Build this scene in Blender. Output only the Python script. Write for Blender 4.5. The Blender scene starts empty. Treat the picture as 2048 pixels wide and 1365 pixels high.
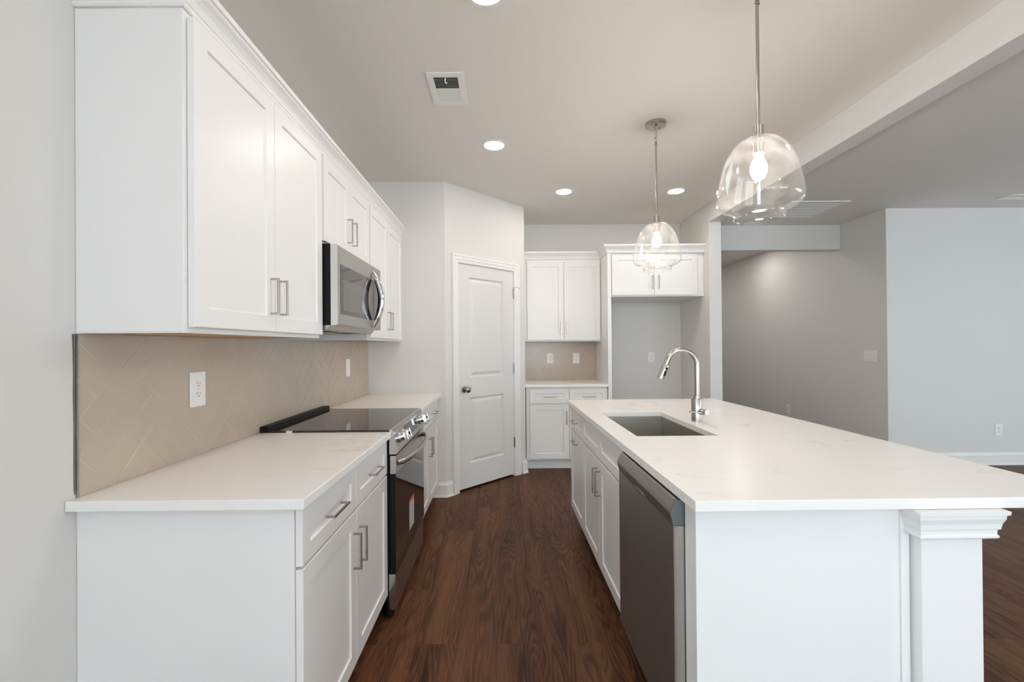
import bpy, bmesh, math, random
from mathutils import Vector, Matrix
random.seed(7)
scene = bpy.context.scene
COL = scene.collection

# ------------------------------------------------------------------ camera
W_PX, H_PX = 2048, 1365
F_PX, CX, CY = 889.5, -14.81, 5.79
CAM_H = 1.3285
yaw, pitch, roll = map(math.radians, (0.248, 0.243, -0.4498))
Fv = Vector((math.sin(yaw)*math.cos(pitch), math.cos(yaw)*math.cos(pitch), math.sin(pitch)))
Rv = Vector((math.cos(yaw), -math.sin(yaw), 0)); Uv = Rv.cross(Fv)
R2 = Rv*math.cos(roll)+Uv*math.sin(roll); U2 = -Rv*math.sin(roll)+Uv*math.cos(roll)
cam = bpy.data.cameras.new('camera'); camo = bpy.data.objects.new('camera', cam); COL.objects.link(camo)
m = Matrix((R2, U2, -Fv)).transposed().to_4x4(); m.translation = Vector((0, 0, CAM_H)); camo.matrix_world = m
cam.sensor_width = 36; cam.lens = F_PX/W_PX*36; cam.shift_x = -CX/W_PX; cam.shift_y = CY/W_PX; cam.clip_start = .02
scene.camera = camo

# ------------------------------------------------------------------ view, world, daylight
vs = scene.view_settings
vs.view_transform = 'Standard'; vs.look = 'None'; vs.gamma = 1; vs.use_curve_mapping = False; vs.exposure = 0.0
scene.cycles.use_denoising = True
scene.cycles.max_bounces = 10; scene.cycles.diffuse_bounces = 7; scene.cycles.glossy_bounces = 5
scene.cycles.transparent_max_bounces = 16; scene.cycles.sample_clamp_indirect = 6
world = bpy.data.worlds.new('world'); scene.world = world; world.use_nodes = True
world.node_tree.nodes['Background'].inputs[0].default_value = (.75, .875, .985, 1)
world.node_tree.nodes['Background'].inputs[1].default_value = 7.1
def area(name, loc, rot, sx, sy, power, color):
    l = bpy.data.lights.new(name, 'AREA'); l.shape = 'RECTANGLE'; l.size = sx; l.size_y = sy
    l.energy = power; l.color = color
    o = bpy.data.objects.new(name, l); COL.objects.link(o); o.location = loc; o.rotation_euler = rot
    return o
DAY = (.74, .885, 1.0)
LAMP = (1.0, .91, .83)
REAR = -4.4; XW0 = -1.1947
R90 = math.pi/2
area('added_left_window_light', (XW0-.25, -2.35, 1.55), (R90, 0, -R90), 1.7, 1.3, 180, DAY)  # added side light through an unseen left window
area('added_right_window_light', (8.55, .6, 1.3), (R90, 0, R90), 3.4, 2.0, 45, DAY)  # added side light through an unseen right window
E_CAN, E_BULB, E_HALL = 102.0, 245.0, 132.0

# ------------------------------------------------------------------ measured positions
XW, XU, XB = -1.1947, -.892, -.587          # left wall, upper box face, base box face
YN = 1.249                                   # near end of the left run
Y1, Y2, Y3 = 2.168, 2.930, 3.850             # cabinet boundaries
YW1 = 3.924                                  # wall behind the left counter
AX, BX, BY, YB = -.5054, .2332, 4.6563, 5.3475
XP, XP2, YP0 = 2.143, 2.269, 4.587
CEIL, ZB = 2.784, 2.594
XR, YR, YH = 4.157, 4.789, 5.423
ZC, ZS = .914, .885                          # worktop top and underside
HALL_END, RIGHT = 9.6, 8.2

# ------------------------------------------------------------------ materials
def new_mat(name):
    mt = bpy.data.materials.new(name); mt.use_nodes = True
    nt = mt.node_tree; b = nt.nodes['Principled BSDF']
    return mt, nt, b
def N(nt, t, **kw):
    n = nt.nodes.new(t)
    for k, v in kw.items():
        if k.startswith('i_'): n.inputs[k[2:].replace('_', ' ')].default_value = v
        else: setattr(n, k, v)
    return n
def L(nt, a, b): nt.links.new(a, b)
def coords(nt, scale=(1, 1, 1), rot=(0, 0, 0)):
    g = N(nt, 'ShaderNodeNewGeometry'); mp = N(nt, 'ShaderNodeMapping')
    mp.inputs['Scale'].default_value = scale; mp.inputs['Rotation'].default_value = rot
    L(nt, g.outputs['Position'], mp.inputs['Vector']); return mp.outputs['Vector']
def simple(name, col, rough=.5, metal=0, bump=0, bscale=300, spec=.5, var=0, vscale=6, bdist=.001):
    mt, nt, b = new_mat(name)
    b.inputs['Base Color'].default_value = (*col, 1); b.inputs['Roughness'].default_value = rough
    b.inputs['Metallic'].default_value = metal; b.inputs['Specular IOR Level'].default_value = spec
    v = coords(nt)
    if bump:
        n = N(nt, 'ShaderNodeTexNoise'); n.inputs['Scale'].default_value = bscale; n.inputs['Detail'].default_value = 3
        L(nt, v, n.inputs['Vector'])
        bp = N(nt, 'ShaderNodeBump'); bp.inputs['Strength'].default_value = bump; bp.inputs['Distance'].default_value = bdist
        L(nt, n.outputs['Fac'], bp.inputs['Height']); L(nt, bp.outputs['Normal'], b.inputs['Normal'])
    if var:
        n = N(nt, 'ShaderNodeTexNoise'); n.inputs['Scale'].default_value = vscale; n.inputs['Detail'].default_value = 4
        L(nt, v, n.inputs['Vector'])
        mr = N(nt, 'ShaderNodeMapRange'); mr.inputs['To Min'].default_value = 1-var; mr.inputs['To Max'].default_value = 1+var
        L(nt, n.outputs['Fac'], mr.inputs['Value'])
        mx = N(nt, 'ShaderNodeVectorMath', operation='SCALE'); mx.inputs[0].default_value = col
        L(nt, mr.outputs['Result'], mx.inputs['Scale']); L(nt, mx.outputs[0], b.inputs['Base Color'])
    return mt
def brushed(name, col, rough=.3, axis=(1, 1, 60), strength=.03, metal=1.0):
    mt, nt, b = new_mat(name)
    b.inputs['Metallic'].default_value = metal
    v = coords(nt, axis)
    n = N(nt, 'ShaderNodeTexNoise'); n.inputs['Scale'].default_value = 55; n.inputs['Detail'].default_value = 2
    L(nt, v, n.inputs['Vector'])
    mr = N(nt, 'ShaderNodeMapRange'); mr.inputs['To Min'].default_value = .965; mr.inputs['To Max'].default_value = 1.035
    L(nt, n.outputs['Fac'], mr.inputs['Value'])
    mx = N(nt, 'ShaderNodeVectorMath', operation='SCALE'); mx.inputs[0].default_value = col
    L(nt, mr.outputs['Result'], mx.inputs['Scale']); L(nt, mx.outputs[0], b.inputs['Base Color'])
    m2 = N(nt, 'ShaderNodeMapRange'); m2.inputs['To Min'].default_value = rough-strength; m2.inputs['To Max'].default_value = rough+strength
    L(nt, n.outputs['Fac'], m2.inputs['Value']); L(nt, m2.outputs['Result'], b.inputs['Roughness'])
    return mt
def emit(name, col, s):
    mt, nt, b = new_mat(name)
    b.inputs['Base Color'].default_value = (.9, .9, .88, 1)
    b.inputs['Emission Color'].default_value = (*col, 1); b.inputs['Emission Strength'].default_value = s
    return mt
M = {}
M['wall'] = simple('greige wall paint', (.70, .68, .65), .55, bump=.12, bscale=160, spec=.35)
M['ceiling'] = simple('ceiling paint', (.80, .765, .72), .7, bump=.15, bscale=120, spec=.25)
M['trim'] = simple('white trim paint', (.80, .79, .77), .35, spec=.45, bump=.02, bscale=40)
M['door'] = simple('white door paint', (.71, .695, .675), .4, spec=.4, bump=.02, bscale=40)
M['cab'] = simple('white cabinet paint', (.82, .81, .795), .33, spec=.45, bump=.03, bscale=60)
M['plastic'] = simple('white plastic', (.83, .82, .79), .35, var=.01)
M['dark'] = simple('black plastic', (.006, .006, .0065), .5, spec=.2, var=.1)
M['slot'] = simple('dark slot', (.05, .045, .04), .6, var=.1)
M['grey_cap'] = simple('grey plastic', (.13, .145, .15), .4, var=.03)
M['birch'] = simple('birch plywood', (.55, .34, .17), .55, var=.12, vscale=14)
M['grout'] = simple('light grout', (.62, .56, .49), .8, var=.05, vscale=60)
M['steel'] = brushed('brushed stainless', (.44, .415, .39), .28, (1, 1, 60))
M['steel_dark'] = brushed('dark stainless', (.36, .35, .34), .44, (60, 60, 1))
M['steel_panel'] = brushed('dark stainless control strip', (.34, .32, .30), .40, (60, 60, 1))
M['steel_side_lit'] = brushed('lit stainless edge', (.62, .61, .59), .24, (60, 60, 1))  # lighter stainless, window light on near sides put into the colour
M['nickel'] = brushed('brushed nickel', (.45, .42, .385), .25, (30, 30, 30), .05)
M['sink'] = brushed('sink steel', (.46, .44, .395), .42, (1, 30, 1))
M['chrome'] = brushed('polished chrome', (.75, .76, .77), .09, (5, 5, 5), .03)
M['pewter'] = brushed('satin nickel knob', (.36, .33, .30), .25, (10, 10, 10), .04)
M['black_glass'] = simple('black glass', (.012, .011, .010), .04, spec=.8, var=.02)
M['mw_glass'] = simple('tinted oven glass', (.035, .030, .028), .06, spec=1.0, var=.02)
M['mesh_glass'] = simple('screen behind glass', (.10, .092, .088), .12, spec=.9, var=.04)
M['red'] = simple('red print', (.65, .06, .02), .5, var=.05)
M['label'] = simple('label paper', (.62, .60, .57), .5, var=.03)
M['print'] = simple('grey print', (.22, .21, .20), .5, var=.05)
M['keys'] = simple('pale key print', (.30, .27, .24), .4, var=.05)
M['edge_shade'] = simple('shaded drywall gap', (.13, .13, .11), .8, var=.2, vscale=40)  # dark colour stands for shade on the tile's near edge
M['lens'] = emit('lit led lens', LAMP, E_CAN)
M['bulb'] = emit('lit bulb', (1.0, .90, .81), E_BULB)
M['hall_lens'] = emit('lit hall lens', (1, .96, .915), E_HALL)

def tile_mat():
    mt, nt, b = new_mat('glazed beige tile')
    v = coords(nt)
    n = N(nt, 'ShaderNodeTexNoise'); n.inputs['Scale'].default_value = 7; n.inputs['Detail'].default_value = 3
    L(nt, v, n.inputs['Vector'])
    cr = N(nt, 'ShaderNodeMix', data_type='RGBA')
    cr.inputs['A'].default_value = (.47, .385, .31, 1); cr.inputs['B'].default_value = (.53, .445, .365, 1)
    L(nt, n.outputs['Fac'], cr.inputs['Factor']); L(nt, cr.outputs['Result'], b.inputs['Base Color'])
    n2 = N(nt, 'ShaderNodeTexNoise'); n2.inputs['Scale'].default_value = 16; n2.inputs['Detail'].default_value = 2
    L(nt, v, n2.inputs['Vector'])
    bp = N(nt, 'ShaderNodeBump'); bp.inputs['Strength'].default_value = .05; bp.inputs['Distance'].default_value = .004
    L(nt, n2.outputs['Fac'], bp.inputs['Height']); L(nt, bp.outputs['Normal'], b.inputs['Normal'])
    b.inputs['Roughness'].default_value = .17; b.inputs['Specular IOR Level'].default_value = .55
    return mt
M['tile'] = tile_mat()

def quartz_mat():
    mt, nt, b = new_mat('white veined quartz')
    v = coords(nt, (1, 1.6, 1), (0, 0, .5))
    n0 = N(nt, 'ShaderNodeTexNoise'); n0.inputs['Scale'].default_value = 1.1; n0.inputs['Detail'].default_value = 2
    L(nt, v, n0.inputs['Vector'])
    n = N(nt, 'ShaderNodeTexNoise'); n.inputs['Scale'].default_value = 1.7; n.inputs['Detail'].default_value = 9; n.inputs['Roughness'].default_value = .62
    n.inputs['Distortion'].default_value = .6
    L(nt, v, n.inputs['Vector'])
    a = N(nt, 'ShaderNodeMath', operation='SUBTRACT'); a.inputs[1].default_value = .5; L(nt, n.outputs['Fac'], a.inputs[0])
    ab = N(nt, 'ShaderNodeMath', operation='ABSOLUTE'); L(nt, a.outputs[0], ab.inputs[0])
    mr = N(nt, 'ShaderNodeMapRange'); mr.inputs['From Min'].default_value = 0; mr.inputs['From Max'].default_value = .022
    mr.inputs['To Min'].default_value = 1; mr.inputs['To Max'].default_value = 0; L(nt, ab.outputs[0], mr.inputs['Value'])
    mk = N(nt, 'ShaderNodeMapRange'); mk.inputs['From Min'].default_value = .5; mk.inputs['From Max'].default_value = .68; L(nt, n0.outputs['Fac'], mk.inputs['Value'])
    mu = N(nt, 'ShaderNodeMath', operation='MULTIPLY'); L(nt, mr.outputs[0], mu.inputs[0]); L(nt, mk.outputs[0], mu.inputs[1])
    m3 = N(nt, 'ShaderNodeMath', operation='MULTIPLY'); m3.inputs[1].default_value = .45; L(nt, mu.outputs[0], m3.inputs[0])
    cm = N(nt, 'ShaderNodeMix', data_type='RGBA')
    cm.inputs['A'].default_value = (.85, .833, .808, 1); cm.inputs['B'].default_value = (.50, .47, .44, 1)
    L(nt, m3.outputs[0], cm.inputs['Factor']); L(nt, cm.outputs['Result'], b.inputs['Base Color'])
    b.inputs['Roughness'].default_value = .27; b.inputs['Specular IOR Level'].default_value = .45
    return mt
M['quartz'] = quartz_mat()

def floor_mat():
    mt, nt, b = new_mat('dark walnut plank')
    g = N(nt, 'ShaderNodeNewGeometry'); sep = N(nt, 'ShaderNodeSeparateXYZ'); L(nt, g.outputs['Position'], sep.inputs[0])
    cmb = N(nt, 'ShaderNodeCombineXYZ'); L(nt, sep.outputs['Y'], cmb.inputs['X'])
    ax = N(nt, 'ShaderNodeMath', operation='ADD'); ax.inputs[1].default_value = .035; L(nt, sep.outputs['X'], ax.inputs[0]); L(nt, ax.outputs[0], cmb.inputs['Y'])
    br = N(nt, 'ShaderNodeTexBrick'); br.offset = .37; br.offset_frequency = 2; br.squash = 1
    br.inputs['Color1'].default_value = (0, 0, 0, 1); br.inputs['Color2'].default_value = (1, 1, 1, 1); br.inputs['Mortar'].default_value = (.5, .5, .5, 1)
    br.inputs['Scale'].default_value = 1; br.inputs['Mortar Size'].default_value = .0006; br.inputs['Mortar Smooth'].default_value = .1
    br.inputs['Brick Width'].default_value = 1.22; br.inputs['Row Height'].default_value = .18
    L(nt, cmb.outputs[0], br.inputs['Vector'])
    sc = N(nt, 'ShaderNodeSeparateColor'); L(nt, br.outputs['Color'], sc.inputs[0])
    # per-plank offset of the grain
    off = N(nt, 'ShaderNodeMath', operation='MULTIPLY'); off.inputs[1].default_value = 37; L(nt, sc.outputs[0], off.inputs[0])
    gy = N(nt, 'ShaderNodeMath', operation='MULTIPLY'); gy.inputs[1].default_value = .9; L(nt, sep.outputs['Y'], gy.inputs[0])
    gx = N(nt, 'ShaderNodeMath', operation='MULTIPLY'); gx.inputs[1].default_value = 9; L(nt, sep.outputs['X'], gx.inputs[0])
    c2 = N(nt, 'ShaderNodeCombineXYZ'); L(nt, gx.outputs[0], c2.inputs[0]); L(nt, gy.outputs[0], c2.inputs[1]); L(nt, off.outputs[0], c2.inputs[2])
    n1 = N(nt, 'ShaderNodeTexNoise'); n1.inputs['Scale'].default_value = 1.0; n1.inputs['Detail'].default_value = 1.5; n1.inputs['Distortion'].default_value = .3
    L(nt, c2.outputs[0], n1.inputs['Vector'])
    # growth rings
    r = N(nt, 'ShaderNodeMath', operation='MULTIPLY'); r.inputs[1].default_value = 120; L(nt, n1.outputs['Fac'], r.inputs[0])
    s = N(nt, 'ShaderNodeMath', operation='SINE'); L(nt, r.outputs[0], s.inputs[0])
    # fine fibre
    fx = N(nt, 'ShaderNodeMath', operation='MULTIPLY'); fx.inputs[1].default_value = 330; L(nt, sep.outputs['X'], fx.inputs[0])
    fy = N(nt, 'ShaderNodeMath', operation='MULTIPLY'); fy.inputs[1].default_value = 7; L(nt, sep.outputs['Y'], fy.inputs[0])
    c3 = N(nt, 'ShaderNodeCombineXYZ'); L(nt, fx.outputs[0], c3.inputs[0]); L(nt, fy.outputs[0], c3.inputs[1]); L(nt, off.outputs[0], c3.inputs[2])
    n2 = N(nt, 'ShaderNodeTexNoise'); n2.inputs['Scale'].default_value = 1; n2.inputs['Detail'].default_value = 4; L(nt, c3.outputs[0], n2.inputs['Vector'])
    # broad streaks
    bx = N(nt, 'ShaderNodeMath', operation='MULTIPLY'); bx.inputs[1].default_value = 11; L(nt, sep.outputs['X'], bx.inputs[0])
    c4 = N(nt, 'ShaderNodeCombineXYZ'); L(nt, bx.outputs[0], c4.inputs[0]); L(nt, gy.outputs[0], c4.inputs[1]); L(nt, off.outputs[0], c4.inputs[2])
    n3 = N(nt, 'ShaderNodeTexNoise'); n3.inputs['Scale'].default_value = 1; n3.inputs['Detail'].default_value = 3; L(nt, c4.outputs[0], n3.inputs['Vector'])
    def mul(a, k):
        q = N(nt, 'ShaderNodeMath', operation='MULTIPLY'); q.inputs[1].default_value = k; L(nt, a, q.inputs[0]); return q.outputs[0]
    def add(a, c):
        q = N(nt, 'ShaderNodeMath', operation='ADD'); L(nt, a, q.inputs[0]); L(nt, c, q.inputs[1]); return q.outputs[0]
    # rings show only in cathedral patches
    mk = N(nt, 'ShaderNodeMapRange'); mk.inputs['From Min'].default_value = .50; mk.inputs['From Max'].default_value = .64; L(nt, n3.outputs['Fac'], mk.inputs['Value'])
    iv = N(nt, 'ShaderNodeMath', operation='SUBTRACT'); iv.inputs[0].default_value = 1; L(nt, mk.outputs[0], iv.inputs[1])
    rg = N(nt, 'ShaderNodeMath', operation='MULTIPLY'); L(nt, s.outputs[0], rg.inputs[0]); L(nt, iv.outputs[0], rg.inputs[1])
    t = add(add(mul(rg.outputs[0], .11), mul(n2.outputs['Fac'], .62)), add(mul(n3.outputs['Fac'], .62), mul(sc.outputs[0], .10)))
    mr = N(nt, 'ShaderNodeMapRange'); mr.inputs['From Min'].default_value = .38; mr.inputs['From Max'].default_value = .95; L(nt, t, mr.inputs['Value'])
    ramp = N(nt, 'ShaderNodeValToRGB'); L(nt, mr.outputs[0], ramp.inputs[0])
    e = ramp.color_ramp.elements
    e[0].position = 0; e[0].color = (.026, .0105, .0055, 1); e[1].position = 1; e[1].color = (.195, .087, .041, 1)
    q = e.new(.5); q.color = (.095, .038, .0175, 1)
    mm = N(nt, 'ShaderNodeMix', data_type='RGBA'); mm.inputs['B'].default_value = (.04, .019, .011, 1)
    L(nt, ramp.outputs[0], mm.inputs['A']); L(nt, br.outputs['Fac'], mm.inputs['Factor'])
    L(nt, mm.outputs['Result'], b.inputs['Base Color'])
    rr = N(nt, 'ShaderNodeMapRange'); rr.inputs['To Min'].default_value = .36; rr.inputs['To Max'].default_value = .52; L(nt, n2.outputs['Fac'], rr.inputs['Value'])
    L(nt, rr.outputs[0], b.inputs['Roughness']); b.inputs['Specular IOR Level'].default_value = .16
    bp = N(nt, 'ShaderNodeBump'); bp.inputs['Strength'].default_value = .25; bp.inputs['Distance'].default_value = .001
    L(nt, t, bp.inputs['Height']); L(nt, bp.outputs['Normal'], b.inputs['Normal'])
    return mt
M['floor'] = floor_mat()

def clear_glass(name, haze=.05, ior=.035, tint=(.97, .97, .96)):
    mt, nt, b = new_mat(name); nt.nodes.remove(b)
    out = nt.nodes['Material Output']
    tr = N(nt, 'ShaderNodeBsdfTransparent'); tr.inputs[0].default_value = (*tint, 1)
    gl = N(nt, 'ShaderNodeBsdfGlossy'); gl.inputs['Roughness'].default_value = .03; gl.inputs[0].default_value = (.95, .95, .94, 1)
    lw = N(nt, 'ShaderNodeLayerWeight'); lw.inputs['Blend'].default_value = .5
    pw = N(nt, 'ShaderNodeMath', operation='POWER'); pw.inputs[1].default_value = 4.5; L(nt, lw.outputs['Facing'], pw.inputs[0])
    fr = N(nt, 'ShaderNodeMapRange'); fr.inputs['To Min'].default_value = ior; fr.inputs['To Max'].default_value = .8; L(nt, pw.outputs[0], fr.inputs['Value'])
    mx = N(nt, 'ShaderNodeMixShader'); L(nt, fr.outputs[0], mx.inputs[0]); L(nt, tr.outputs[0], mx.inputs[1]); L(nt, gl.outputs[0], mx.inputs[2])
    if haze:
        n = N(nt, 'ShaderNodeTexNoise'); n.inputs['Scale'].default_value = 18; n.inputs['Detail'].default_value = 4; L(nt, coords(nt), n.inputs['Vector'])
        mr = N(nt, 'ShaderNodeMapRange'); mr.inputs['From Min'].default_value = .35; mr.inputs['From Max'].default_value = .75
        mr.inputs['To Min'].default_value = haze*.4; mr.inputs['To Max'].default_value = haze*1.8; L(nt, n.outputs['Fac'], mr.inputs['Value'])
        df = N(nt, 'ShaderNodeBsdfTranslucent'); df.inputs[0].default_value = (.9, .9, .9, 1)
        d2 = N(nt, 'ShaderNodeMixShader'); L(nt, mr.outputs[0], d2.inputs[0]); L(nt, mx.outputs[0], d2.inputs[1]); L(nt, df.outputs[0], d2.inputs[2])
        L(nt, d2.outputs[0], out.inputs[0])
    else: L(nt, mx.outputs[0], out.inputs[0])
    return mt
M['shade'] = clear_glass('clear seeded glass', .012, .03, (.985, .983, .975))
M['pane'] = clear_glass('window glass', 0)

# ------------------------------------------------------------------ frames and mesh helpers
class Fr:
    """local (u, n, z) -> world.  u along the front, n outward, z up"""
    def __init__(s, o, u, n): s.o, s.u, s.n = Vector((*o, 0)), Vector((*u, 0)), Vector((*n, 0))
    def __call__(s, u, n, z): return s.o+s.u*u+s.n*n+Vector((0, 0, z))
WLD = Fr((0, 0), (1, 0), (0, 1))                 # plain x, y, z
LEFT = Fr((0, 0), (0, 1), (1, 0))                # u = y, n = x
BACK = Fr((0, 0), (1, 0), (0, -1))               # u = x, n = -y
TH = .0085
IO = (.505, 1.172)
ISL = Fr(IO, (math.cos(TH), math.sin(TH)), (-math.sin(TH), math.cos(TH)))   # island x', y', z
ISF = Fr(IO, (-math.sin(TH), math.cos(TH)), (-math.cos(TH), -math.sin(TH))) # u = y', n = -x'
ISE = Fr(IO, (math.cos(TH), math.sin(TH)), (math.sin(TH), -math.cos(TH)))   # u = x', n = -y'
s2 = math.sqrt(.5)
DIA = Fr((AX, YW1), (s2, s2), (s2, -s2))
class B:
    def __init__(s, fr=WLD): s.bm = bmesh.new(); s.fr = fr; s.mats = []; s.mi = 0; s.smooth = []
    def mat(s, m):
        if m not in s.mats: s.mats.append(m)
        s.mi = s.mats.index(m); return s
    def v(s, *p): return s.bm.verts.new(s.fr(*p))
    def f(s, vs, smooth=False):
        try: q = s.bm.faces.new(vs)
        except ValueError: return None
        q.material_index = s.mi; q.smooth = smooth; return q
    def box(s, a0, a1, b0, b1, z0, z1, bev=0):
        n0 = len(s.bm.verts)
        V = [s.v(x, y, z) for z in (z0, z1) for y in (b0, b1) for x in (a0, a1)]
        F = [s.f([V[i] for i in q]) for q in ((0, 1, 3, 2), (4, 6, 7, 5), (0, 4, 5, 1), (2, 3, 7, 6), (0, 2, 6, 4), (1, 5, 7, 3))]
        if bev:
            ed = list({e for f in F for e in f.edges})
            r = bmesh.ops.bevel(s.bm, geom=ed, offset=bev, segments=2, profile=.6, affect='EDGES')
            for f in r['faces']: f.material_index = s.mi
        return s
    def prism(s, prof, u0, u1, axis='u', smooth=False):
        """prof: list of (n, z) extruded along u, or (u, z) along n, or (u, n) along z"""
        def P(t, a, b): return {'u': (t, a, b), 'n': (a, t, b), 'z': (a, b, t)}[axis]
        A = [s.v(*P(u0, *p)) for p in prof]; Bv = [s.v(*P(u1, *p)) for p in prof]
        k = len(prof)
        for i in range(k): s.f([A[i], A[(i+1) % k], Bv[(i+1) % k], Bv[i]], smooth)
        s.f(A[::-1]); s.f(Bv); return s
    def lathe(s, c, prof, seg=32, axis='z', smooth=True, closed=False):
        """prof list of (r, h); axis 'z' or a Vector direction (world)"""
        c = Vector(c); ax = Vector((0, 0, 1)) if axis == 'z' else Vector(axis).normalized()
        t = Vector((1, 0, 0)) if abs(ax.x) < .9 else Vector((0, 1, 0))
        p = ax.cross(t).normalized(); q = ax.cross(p)
        rings = []
        for r, h in prof:
            if r < 1e-6: rings.append([s.bm.verts.new(c+ax*h)])
            else: rings.append([s.bm.verts.new(c+ax*h+(p*math.cos(a)+q*math.sin(a))*r) for a in (2*math.pi*i/seg for i in range(seg))])
        pr = list(zip(rings, rings[1:]))
        if closed: pr.append((rings[-1], rings[0]))
        for a, b in pr:
            for i in range(seg):
                j = (i+1) % seg
                if len(a) == 1 and len(b) == 1: continue
                if len(a) == 1: s.f([a[0], b[j], b[i]], smooth)
                elif len(b) == 1: s.f([a[i], a[j], b[0]], smooth)
                else: s.f([a[i], a[j], b[j], b[i]], smooth)
        if not closed:
            if len(rings[0]) > 1: s.f(rings[0][::-1])
            if len(rings[-1]) > 1: s.f(rings[-1])
        return s
    def tube(s, pts, rad, seg=12, square=False, flat=1.0):
        """tube along world points; rad number or list"""
        pts = [Vector(p) for p in pts]; n = len(pts)
        rad = rad if isinstance(rad, (list, tuple)) else [rad]*n
        up = None; rings = []
        for i, p in enumerate(pts):
            d = ((pts[min(i+1, n-1)]-p).normalized()+(p-pts[max(i-1, 0)]).normalized())
            d = d.normalized() if d.length > 1e-6 else (pts[1]-pts[0]).normalized()
            if up is None:
                up = Vector((0, 0, 1)) if abs(d.z) < .9 else Vector((1, 0, 0))
            side = d.cross(up).normalized(); up = side.cross(d).normalized()
            k = 1.0
            if 0 < i < n-1:
                c = (pts[i+1]-p).normalized().dot((p-pts[i-1]).normalized()); k = 1/max(.6, math.sqrt((1+c)/2))
            ring = []
            for j in range(seg):
                a = 2*math.pi*(j+(.5 if square else 0))/seg
                ring.append(s.bm.verts.new(p+(side*math.cos(a)*flat+up*math.sin(a))*rad[i]*(k if square else 1)))
            rings.append(ring)
        for a, b in zip(rings, rings[1:]):
            for i in range(seg): s.f([a[i], a[(i+1) % seg], b[(i+1) % seg], b[i]], not square)
        s.f(rings[0][::-1]); s.f(rings[-1]); return s
    def sweep(s, path, prof, side=1, closed=False):
        """prof (n, z) swept along plan path [(x, y)], offset to the right (side=1) or left"""
        k = len(path); P = [Vector(p) for p in path]; rows = []
        for i in range(k):
            if closed or 0 < i < k-1: a = P[(i-1) % k]; b = P[(i+1) % k]
            elif i == 0: a, b = None, P[1]
            else: a, b = P[i-1], None
            ns = []
            if a is not None: d = (P[i]-a).normalized(); ns.append(Vector((d.y, -d.x))*side)
            if b is not None: d = (b-P[i]).normalized(); ns.append(Vector((d.y, -d.x))*side)
            if len(ns) == 2:
                mtr = (ns[0]+ns[1]); mtr = mtr/(1+ns[0].dot(ns[1]))
            else: mtr = ns[0]
            rows.append([s.v(P[i].x+mtr.x*n, P[i].y+mtr.y*n, z) for n, z in prof])
        pr = list(zip(rows, rows[1:]))
        if closed: pr.append((rows[-1], rows[0]))
        m_ = len(prof)
        for a, b in pr:
            for i in range(m_): s.f([a[i], a[(i+1) % m_], b[(i+1) % m_], b[i]])
        if not closed: s.f(rows[0][::-1]); s.f(rows[-1])
        return s
    def panel(s, u0, u1, z0, z1, n0, t=.020, rail=.0575, depth=.0065, ch=.004):
        """five-piece recessed front: slab with a chamfered sunk field"""
        o = [(u0, z0), (u1, z0), (u1, z1), (u0, z1)]
        def inset(d): return [(u0+d, z0+d), (u1-d, z0+d), (u1-d, z1-d), (u0+d, z1-d)]
        e = .0015
        loops = [(o, n0), (o, n0+t-e), (inset(e), n0+t), (inset(rail), n0+t), (inset(rail+ch), n0+t-depth)]
        R = [[s.v(u, n, z) for u, z in lp] for lp, n in loops]
        s.f(R[0][::-1])
        for a, b in zip(R, R[1:]):
            for i in range(4): s.f([a[i], a[(i+1) % 4], b[(i+1) % 4], b[i]])
        s.f(R[-1]); return s
def add(name, b, mat=None, parent=None, base=None, bevel=0, seg=2):
    bm = b.bm
    bmesh.ops.recalc_face_normals(bm, faces=bm.faces[:])
    off = Vector(base) if base is not None else (parent['_b'] if parent is not None else Vector((0, 0, 0)))
    off = Vector(off)
    bmesh.ops.translate(bm, verts=bm.verts[:], vec=-off)
    me = bpy.data.meshes.new(name); bm.to_mesh(me); bm.free()
    fl = [p.use_smooth for p in me.polygons]
    me.set_sharp_from_angle(angle=math.radians(38)); me.polygons.foreach_set('use_smooth', fl)
    for mm in (b.mats or [M[mat] if isinstance(mat, str) else mat]): me.materials.append(M[mm] if isinstance(mm, str) else mm)
    o = bpy.data.objects.new(name, me); COL.objects.link(o)
    if parent is not None: o.parent = parent; o['_b'] = off
    else: o.location = off; o['_b'] = off
    if bevel:
        md = o.modifiers.new('bevel', 'BEVEL'); md.width = bevel; md.segments = seg; md.limit_method = 'ANGLE'; md.angle_limit = math.radians(40)
        md.harden_normals = False
    return o
def thing(name, label, cat, base, group=None, kind=None):
    o = bpy.data.objects.new(name, None); COL.objects.link(o); o.location = base; o['_b'] = Vector(base)
    o.empty_display_size = .05
    if label: o['label'] = label
    if cat: o['category'] = cat
    if group: o['group'] = group
    if kind: o['kind'] = kind
    return o
def tag(o, label, cat, group=None):
    o['label'] = label; o['category'] = cat
    if group: o['group'] = group
    return o
def struct(name, b, mat=None, bevel=0, parent=None):
    o = add(name, b, mat, parent, bevel=bevel)
    if parent is None: o['kind'] = 'structure'
    return o

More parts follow.
